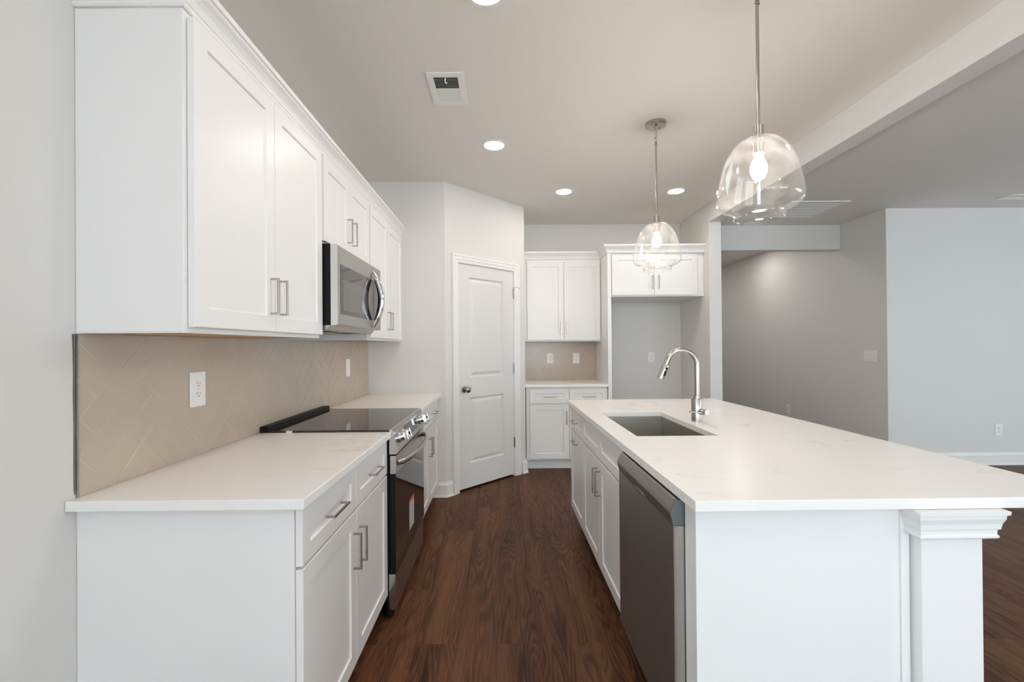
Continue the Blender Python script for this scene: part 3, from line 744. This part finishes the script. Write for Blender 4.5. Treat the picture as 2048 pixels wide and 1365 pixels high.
# ------------------------------------------------------------------ dishwasher
t = thing('dishwasher', 'stainless built-in dishwasher at the near end of the island', 'dishwasher', ISL(.3, .42, 0))
du0, du1 = .127, .715
add('body', B(ISF).box(du0+.006, du1-.004, -.58, -.030, .10, .868), 'dark', t)
b = B(ISF).mat('steel_dark')
b.prism([(-.026, .155), (.006, .155), (.0095, .160), (.0095, .797), (-.026, .797)], du0+.0012, du1)
b.mat('steel_side_lit'); b.prism([(-.0225, .155), (.004, .155), (.0088, .160), (.0088, .797), (-.0225, .797)], du0, du0+.001)
dd = add('door', b, None, t)
prof = [(-.024, .798), (.010, .798), (.0165, .828), (.017, .834), (.0135, .844), (.000, .8705), (-.004, .8735), (-.024, .8735)]
b = B(ISF).prism(prof, du0+.012, du1); cp = add('control_panel', b, 'steel_panel', t)
b = B(ISF).prism(prof, du0, du0+.0115); q = add('end_cap', b, 'grey_cap', t, bevel=.001); q['label'] = 'grey plastic end cap'
b = B(ISF); b.prism([(.0098, .797), (.0098, .790), (.0145, .797), (.0155, .803), (.0155, .806), (.0115, .806)], .375, .478); add('latch', b, 'steel_dark', cp, bevel=.0008)
# printed legends on the sloped face
b = B()
e0 = Vector((-.0155, .033)).normalized()
random.seed(3)
def cpt(u, f, lift):
    n = .0135-.0135*f; z = .844+.0265*f
    p = ISF(u, n, z); nn = Vector((.0265, .0135)).normalized()
    return p+(ISF.n*nn.x+Vector((0, 0, nn.y)))*lift
for row in range(3):
    u = .20
    while u < .56:
        wd = random.uniform(.008, .03)
        if random.random() < .7:
            f0 = .15+row*.27
            V = [b.bm.verts.new(cpt(a_, f_, lf)) for lf in (.0001, .0004) for a_, f_ in ((u, f0), (u+wd, f0), (u+wd, f0+.09), (u, f0+.09))]
            for q in ((3, 2, 1, 0), (4, 5, 6, 7), (0, 1, 5, 4), (1, 2, 6, 5), (2, 3, 7, 6), (3, 0, 4, 7)): b.f([V[i] for i in q])
        u += wd+random.uniform(.004, .014)
add('legend_print', b, 'print', cp)
add('toe_plate', B(ISF).box(du0+.002, du1-.002, -.12, -.105, .0005, .10), 'dark', t)

# ------------------------------------------------------------------ sink and faucet
b = B(ISL)
o = (sk[0]-.012, sk[1]+.012, sk[2]-.012, sk[3]+.012); zb_, zt_ = .675, ZS-.0006
def q4(r, z): return [b.v(r[0], r[2], z), b.v(r[1], r[2], z), b.v(r[1], r[3], z), b.v(r[0], r[3], z)]
i_ = (sk[0]-.004, sk[1]+.004, sk[2]-.004, sk[3]+.004)
ib = (i_[0]+.012, i_[1]-.012, i_[2]+.012, i_[3]-.012)
o2 = (o[0]-.02, o[1]+.02, o[2]-.02, o[3]+.02)
loops = [q4(o2, zt_), q4(i_, zt_), q4(i_, zb_+.012), q4(ib, zb_), ]
outl = [q4(o2, zt_-.002), q4((i_[0]-.002, i_[1]+.002, i_[2]-.002, i_[3]+.002), zt_-.002), q4((i_[0]-.002, i_[1]+.002, i_[2]-.002, i_[3]+.002), zb_+.01), q4(ib, zb_-.003)]
for ls in (loops, outl):
    for A_, B_ in zip(ls, ls[1:]):
        for k in range(4): b.f([A_[k], A_[(k+1) % 4], B_[(k+1) % 4], B_[k]])
    b.f(ls[-1])
for k in range(4): b.f([loops[0][k], loops[0][(k+1) % 4], outl[0][(k+1) % 4], outl[0][k]])
t = thing('sink', 'deep rectangular stainless undermount sink in the island top', 'sink', ISL(.29, 1.2, zb_))
add('basin', b, 'sink', t, bevel=.004)
c = ISL(.29, 1.2, zb_+.0004)
b = B().lathe(c, [(0, .0005), (.020, .0005), (.022, .003), (.042, .003), (.045, .0002), (0, .0001)], seg=28); add('drain', b, 'chrome', t)
FX, FY = 1.041, 2.391
t = thing('faucet', 'brushed nickel gooseneck pull-down faucet standing beside the sink', 'faucet', (FX, FY, ZC))
c = (FX, FY, ZC+.0004)
add('base', B().lathe(c, [(0, 0), (.0275, 0), (.0275, .120), (.0265, .122), (.0175, .1225), (.0175, .138), (.0145, .1395), (0, .1395)], seg=36), 'nickel', t)
tx = FX+.003
pts = [(tx, FY, ZC+.137)]
ac = Vector((.963, FY, 1.2155)); ra = tx-.963
pts += [(tx, FY, 1.10), (tx, FY, 1.16)]
for i in range(0, 25):
    a = math.radians(158*i/24); pts.append((ac.x+ra*math.cos(a), FY, ac.z+ra*math.sin(a)))
e_ = Vector(pts[-1]); a = math.radians(158); dr = Vector((-math.sin(a), 0, math.cos(a)))
pts.append(tuple(e_+dr*.030))
add('spout', B().tube(pts, .0138, 18), 'nickel', t)
h0 = Vector(pts[-1])-dr*.002
hd = add('spray_head', B().lathe(h0, [(0, 0), (.0165, 0), (.0180, .003), (.0185, .030), (.0200, .078), (.0195, .082), (.0165, .0825), (0, .080)], axis=dr, seg=28), 'nickel', t)
sd = Vector((0, -1, 0)); al = dr; cr_ = al.cross(sd)
view = (Vector((.35, -.94, 0))).normalized()
for l0, l1, w0 in ((.013, .0265, .0065), (.031, .062, .0062)):
    b = B(); k = []
    mid0 = h0+al*((l0+l1)/2)
    hl = (l1-l0)/2-w0
    pr2 = []
    for i in range(20):
        a = 2*math.pi*i/20; x_ = w0*math.cos(a); y_ = w0*math.sin(a)+(hl if math.sin(a) > 0 else -hl)
        pr2.append((x_, y_))
    sdn = (view-al*view.dot(al)).normalized(); cc = al.cross(sdn)
    A_ = [b.bm.verts.new(mid0+cc*x+al*y+sdn*.012) for x, y in pr2]; B_ = [b.bm.verts.new(mid0+cc*x+al*y+sdn*.0202) for x, y in pr2]
    for i in range(20): b.f([A_[i], A_[(i+1) % 20], B_[(i+1) % 20], B_[i]])
    b.f(A_[::-1]); b.f(B_)
    add('spray_button', b, 'dark', hd, bevel=.0006)
ha = Vector((.42, -.907, 0)).normalized(); hc = Vector((FX, FY, ZC+.055))+ha*.018
hh = add('handle_hub', B().lathe(hc, [(0, 0), (.0155, 0), (.0155, .046), (.0148, .048), (0, .048)], axis=ha, seg=28), 'nickel', t)
lv = Vector((-.907, -.42, .0)); l0_ = hc+ha*.034+lv*.010
add('lever', B().tube([l0_, l0_+lv*.02+Vector((0, 0, .001)), l0_+lv*.098+Vector((0, 0, .010))], [.0045, .0042, .0038], 12), 'nickel', hh)

# ------------------------------------------------------------------ pendants
def pendant(x, y, label):
    t = thing('pendant_light', label, 'pendant light', (x, y, CEIL), 'matching glass pendants over the island')
    c = (x, y, 0)
    cn = add('canopy', B().lathe(c, [(0, CEIL-.0005), (.066, CEIL-.0005), (.066, CEIL-.020), (.063, CEIL-.023), (.010, CEIL-.024), (.009, CEIL-.040), (0, CEIL-.042)], seg=40), 'nickel', t)
    for a in (.6, 3.74): add('canopy_screw', B().lathe((x+.04*math.cos(a), y+.04*math.sin(a), CEIL-.029), [(0, 0), (.004, .001), (.004, .006), (0, .006)], seg=10), 'pewter', cn)
    def link(z, r, h, ang):
        p = []
        for i in range(17):
            a = 2*math.pi*i/16; u = r*math.cos(a); w = (h-r)*(1 if math.sin(a) > 0 else -1)+r*math.sin(a)
            p.append((x+u*math.cos(ang), y+u*math.sin(ang), z+w))
        return B().tube(p, .0022, 8)
    add('loop', link(CEIL-.052, .008, .013, .4), 'nickel', t)
    add('chain_link', link(CEIL-.079, .0085, .019, 1.9), 'nickel', t)
    add('loop', link(CEIL-.108, .007, .013, .3), 'nickel', t)
    add('rod', B().lathe(c, [(0, 2.168), (.0062, 2.168), (.0062, 2.640), (.009, 2.641), (.009, 2.652), (.006, 2.660), (0, 2.664)], seg=16), 'nickel', t)
    sk_ = add('socket', B().lathe(c, [(0, 2.176), (.008, 2.176), (.009, 2.170), (.0185, 2.169), (.0185, 2.119), (.028, 2.116), (.028, 2.104), (.0205, 2.102), (.0205, 2.062), (0, 2.062)], seg=32), 'nickel', t)
    o = [(.0195, 2.121), (.045, 2.1225), (.068, 2.112), (.092, 2.090), (.112, 2.058), (.127, 2.020), (.139, 1.975), (.148, 1.930), (.1525, 1.895), (.1515, 1.878), (.144, 1.864),
         (.128, 1.853), (.108, 1.846), (.096, 1.840), (.090, 1.831), (.088, 1.822), (.0885, 1.817), (.0905, 1.8135), (.0895, 1.811)]
    th_ = .0028
    inn = []
    for i, (r, h) in enumerate(o):
        a = o[max(0, i-1)]; e = o[min(len(o)-1, i+1)]; dx, dz = e[0]-a[0], e[1]-a[1]; ln = math.hypot(dx, dz)
        inn.append((r+dz/ln*th_ if True else r, h-dx/ln*th_))
    sh = add('glass_shade', B().lathe(c, o+inn[::-1], seg=72, closed=True), 'shade', t)
    md = sh.modifiers.new('smooth', 'SUBSURF'); md.levels = 1; md.render_levels = 1
    add('bulb', B().lathe(c, [(0, 2.0615), (.013, 2.0612), (.014, 2.050), (.020, 2.038), (.027, 2.022), (.030, 2.005), (.028, 1.988), (.020, 1.975), (.010, 1.970), (0, 1.969)], seg=28), 'bulb', t)
    return t
pendant(.995, 1.712, 'nearer clear glass pendant on a nickel rod, over the near end of the island')
pendant(1.016, 2.910, 'farther clear glass pendant on a nickel rod, over the far end of the island')

# ------------------------------------------------------------------ recessed lights
cans = [(-.050, 3.213, 'recessed ceiling light beyond the white ceiling vent, over the aisle'), (.588, 4.195, 'left one of the two recessed ceiling lights near the far wall'),
        (1.653, 4.200, 'recessed ceiling light behind the farther pendant, near the far wall'), (-.058, 1.815, 'recessed ceiling light cut by the top edge of the view, nearest the camera'),
        (-.060, .40, 'added unseen recessed ceiling light overhead by the camera'), (-.060, -1.02, 'added unseen recessed ceiling light behind the camera over the aisle'), (1.650, .10, 'added recessed ceiling light behind the nearer pendant, outside the view')]  # last three are unseen extras, added for more light
can0 = None
for x, y, lb in cans:
    if can0 is None:
        can0 = thing('recessed_light', lb, 'ceiling light', (x, y, CEIL), 'recessed lights in the kitchen ceiling')
        tr_ = add('trim_ring', B().lathe((x, y, 0), [(.070, CEIL-.0005), (.094, CEIL-.0005), (.092, CEIL-.004), (.078, CEIL-.007), (.070, CEIL-.006)], seg=48, closed=True), 'trim', can0)
        add('lens', B().lathe((x, y, 0), [(0, CEIL-.0055), (.0698, CEIL-.0055), (.0698, CEIL-.001), (0, CEIL-.001)], seg=40), 'lens', can0)
    else:
        c = can0.copy(); COL.objects.link(c); c.location = (x, y, CEIL); c['label'] = lb; c['_b'] = Vector((x, y, CEIL))
        for ch in list(can0.children):
            q = ch.copy(); COL.objects.link(q); q.parent = c
hl = thing('recessed_light', 'recessed light in the hallway ceiling beyond the header, nearest to it', 'ceiling light', (3.62, 6.85, CEIL))
hx, hy = 3.62, 6.85
add('trim_ring', B().lathe((hx, hy, 0), [(.070, CEIL-.0005), (.094, CEIL-.0005), (.092, CEIL-.004), (.078, CEIL-.007), (.070, CEIL-.006)], seg=48, closed=True), 'trim', hl)
add('lens', B().lathe((hx, hy, 0), [(0, CEIL-.0055), (.0698, CEIL-.0055), (.0698, CEIL-.001), (0, CEIL-.001)], seg=40), 'hall_lens', hl)
for x, y, lb in ((2.95, 8.5, 'added unseen recessed light at the far end of the hallway ceiling'), (2.75, 6.0, 'added unseen recessed light in the hallway ceiling close behind the partition wall')):  # both added out of view to brighten the hallway
    c = hl.copy(); COL.objects.link(c); c.location = (x, y, CEIL); c['label'] = lb
    for ch in list(hl.children):
        q = ch.copy(); COL.objects.link(q); q.parent = c

# ------------------------------------------------------------------ ceiling vents
def register(x0, x1, y0, y1, label, m=.035):
    t = thing('ceiling_vent', label, 'vent', ((x0+x1)/2, (y0+y1)/2, CEIL))
    zt, zb = CEIL-.0005, CEIL-.008
    b = B(); gx0, gx1, gy0, gy1 = x0+m, x1-m, y0+m+.004, y1-m-.004
    ring(b, (x0, x1, y0, y1), (gx0, gx1, gy0, gy1), zb, zt)
    add('frame', b, 'plastic', t, bevel=.002)
    add('duct', B().box(gx0, gx1, gy0, gy1, CEIL-.0012, CEIL-.0004), 'slot', t)
    ym = (gy0+gy1)/2; b = B(); b.box(gx0, gx1, ym-.006, ym+.006, zb, zt-.0008); add('divider', b, 'plastic', t)
    n = 8
    for half, sg in ((0, 1), (1, -1)):
        a0 = gy0 if half == 0 else ym+.006; a1 = ym-.006 if half == 0 else gy1
        for i in range(n):
            yc = a0+(a1-a0)*(i+.5)/n; w = (a1-a0)/n*.62
            b = B(); dy = w/2
            pr_ = [(yc-dy, zb+.0005 if sg > 0 else zb+.005), (yc-dy, zb+.0013 if sg > 0 else zb+.0058), (yc+dy, zb+.0058 if sg > 0 else zb+.0013), (yc+dy, zb+.005 if sg > 0 else zb+.0005)]
            A_ = [b.v(gx0, *p) for p in pr_]; B_ = [b.v(gx1, *p) for p in pr_]
            for k in range(4): b.f([A_[k], A_[(k+1) % 4], B_[(k+1) % 4], B_[k]])
            b.f(A_[::-1]); b.f(B_)
            add('louver', b, 'plastic', t)
    return t
v1 = register(-.399, -.197, 2.350, 2.662, 'white rectangular ceiling vent with a curled lever, above the aisle')
p = [(-.298, 2.398, CEIL-.006), (-.301, 2.402, CEIL-.016), (-.300, 2.412, CEIL-.022), (-.294, 2.420, CEIL-.020)]
add('lever', B().tube(p, .0035, 8), 'plastic', v1)
register(5.030, 5.33, 4.352, 4.512, 'small white ceiling vent at the right edge, over the living room', m=.025)
t = thing('return_grille', 'large white return air grille in the ceiling before the hallway header', 'vent', (3.27, 4.805, CEIL))
b = B(); ring(b, (2.96, 3.572, 4.516, 5.094), (2.995, 3.537, 4.551, 5.059), CEIL-.010, CEIL-.0005); add('frame', b, 'plastic', t, bevel=.002)
add('duct', B().box(2.995, 3.537, 4.551, 5.059, CEIL-.0012, CEIL-.0004), 'wall', t)
for j in range(1, 5):
    y = 4.551+j*.508/5; add('crossbar', B().box(2.995, 3.537, y-.004, y+.004, CEIL-.009, CEIL-.001), 'plastic', t)
b = B()
for i in range(40):
    y = 4.555+i*.0127; b.box(2.996, 3.536, y, y+.004, CEIL-.006, CEIL-.0015)
add('louvers', b, 'wall', t)

# ------------------------------------------------------------------ outlets and switches
def outlet(fr, u, n, z, label, w=.078, h=.124, blank=False, group=None):
    t = thing('wall_outlet' if not blank else 'wall_switch', label, 'outlet' if not blank else 'switch', fr(u, n, z-h/2), group)
    n += .0005
    add('cover_plate', B(fr).box(u-w/2, u+w/2, n, n+.005, z-h/2, z+h/2), 'plastic', t, bevel=.002)
    if not blank:
        for s_ in (-1, 1):
            zc = z+s_*.0200
            b = B(fr).mat('plastic'); pr_ = []
            for i in range(20):
                a = 2*math.pi*i/20; pr_.append((u+.0165*math.cos(a), zc+max(-.0135, min(.0135, .0175*math.sin(a)))))
            b.prism(pr_, n+.005, n+.0068, axis='n')
            rc = add('receptacle', b, None, t)
            b = B(fr); b.box(u-.0085, u-.0060, n+.0068, n+.0070, zc-.001, zc+.0085); b.box(u+.0060, u+.0085, n+.0068, n+.0070, zc-.001, zc+.0070)
            b.box(u-.0025, u+.0025, n+.0068, n+.0070, zc-.0095, zc-.0050)
            add('slot', b, 'slot', rc)
        add('screw', B().lathe(fr(u, n+.0050, z), [(0, 0), (.003, 0), (.003, .001), (0, .0012)], axis=fr.n, seg=10), 'label', t)
    else:
        add('rocker', B(fr).box(u-.0165, u+.0165, n+.005, n+.0072, z-.033, z+.033), 'plastic', t, bevel=.0008)
        for s_ in (-1, 1): add('screw', B().lathe(fr(u, n+.0050, z+s_*.048), [(0, 0), (.003, 0), (.003, .001), (0, .0012)], axis=fr.n, seg=10), 'label', t)
    return t
outlet(LEFT, 1.727, XW+.0098, 1.170, 'white duplex outlet in the tile above the near left counter', w=.086, h=.134)
outlet(LEFT, 3.398, XW+.0098, 1.171, 'white switch plate in the left tile beyond the stove', w=.086, h=.134, blank=True)
outlet(BACK, .567, -YB+.0098, 1.175, 'white duplex outlet in the small far backsplash')
outlet(BACK, .882, -YB+.0098, 1.172, 'white switch plate in the small far backsplash, right of the outlet there', blank=True)
outlet(BACK, 1.785, -YB, 1.176, 'white duplex outlet on the wall inside the refrigerator alcove', w=.077, h=.122)
outlet(BACK, 5.353, -YR, .377, 'white duplex outlet low on the right living room wall', w=.079, h=.130)
HALLF = Fr((0, 0), (0, 1), (-1, 0))
outlet(HALLF, 6.465, -XR, .378, 'white duplex outlet low on the shaded hallway wall', w=.085, h=.128)
t = thing('wall_switch', 'wide white three-gang switch plate on the hallway wall near its corner', 'switch', HALLF(5.007, -XR, 1.113))
n = -XR+.0005
add('cover_plate', B(HALLF).box(4.918, 5.096, n, n+.005, 1.115, 1.241), 'plastic', t, bevel=.002)
for i in (-1, 0, 1):
    rk = add('rocker', B(HALLF).prism([(n+.005, 1.146), (n+.0075, 1.146), (n+.0058, 1.178), (n+.009, 1.210), (n+.005, 1.210)], 5.007+i*.046-.0165, 5.007+i*.046+.0165), 'plastic', t)

for o in bpy.data.objects:
    if '_b' in o: del o['_b']
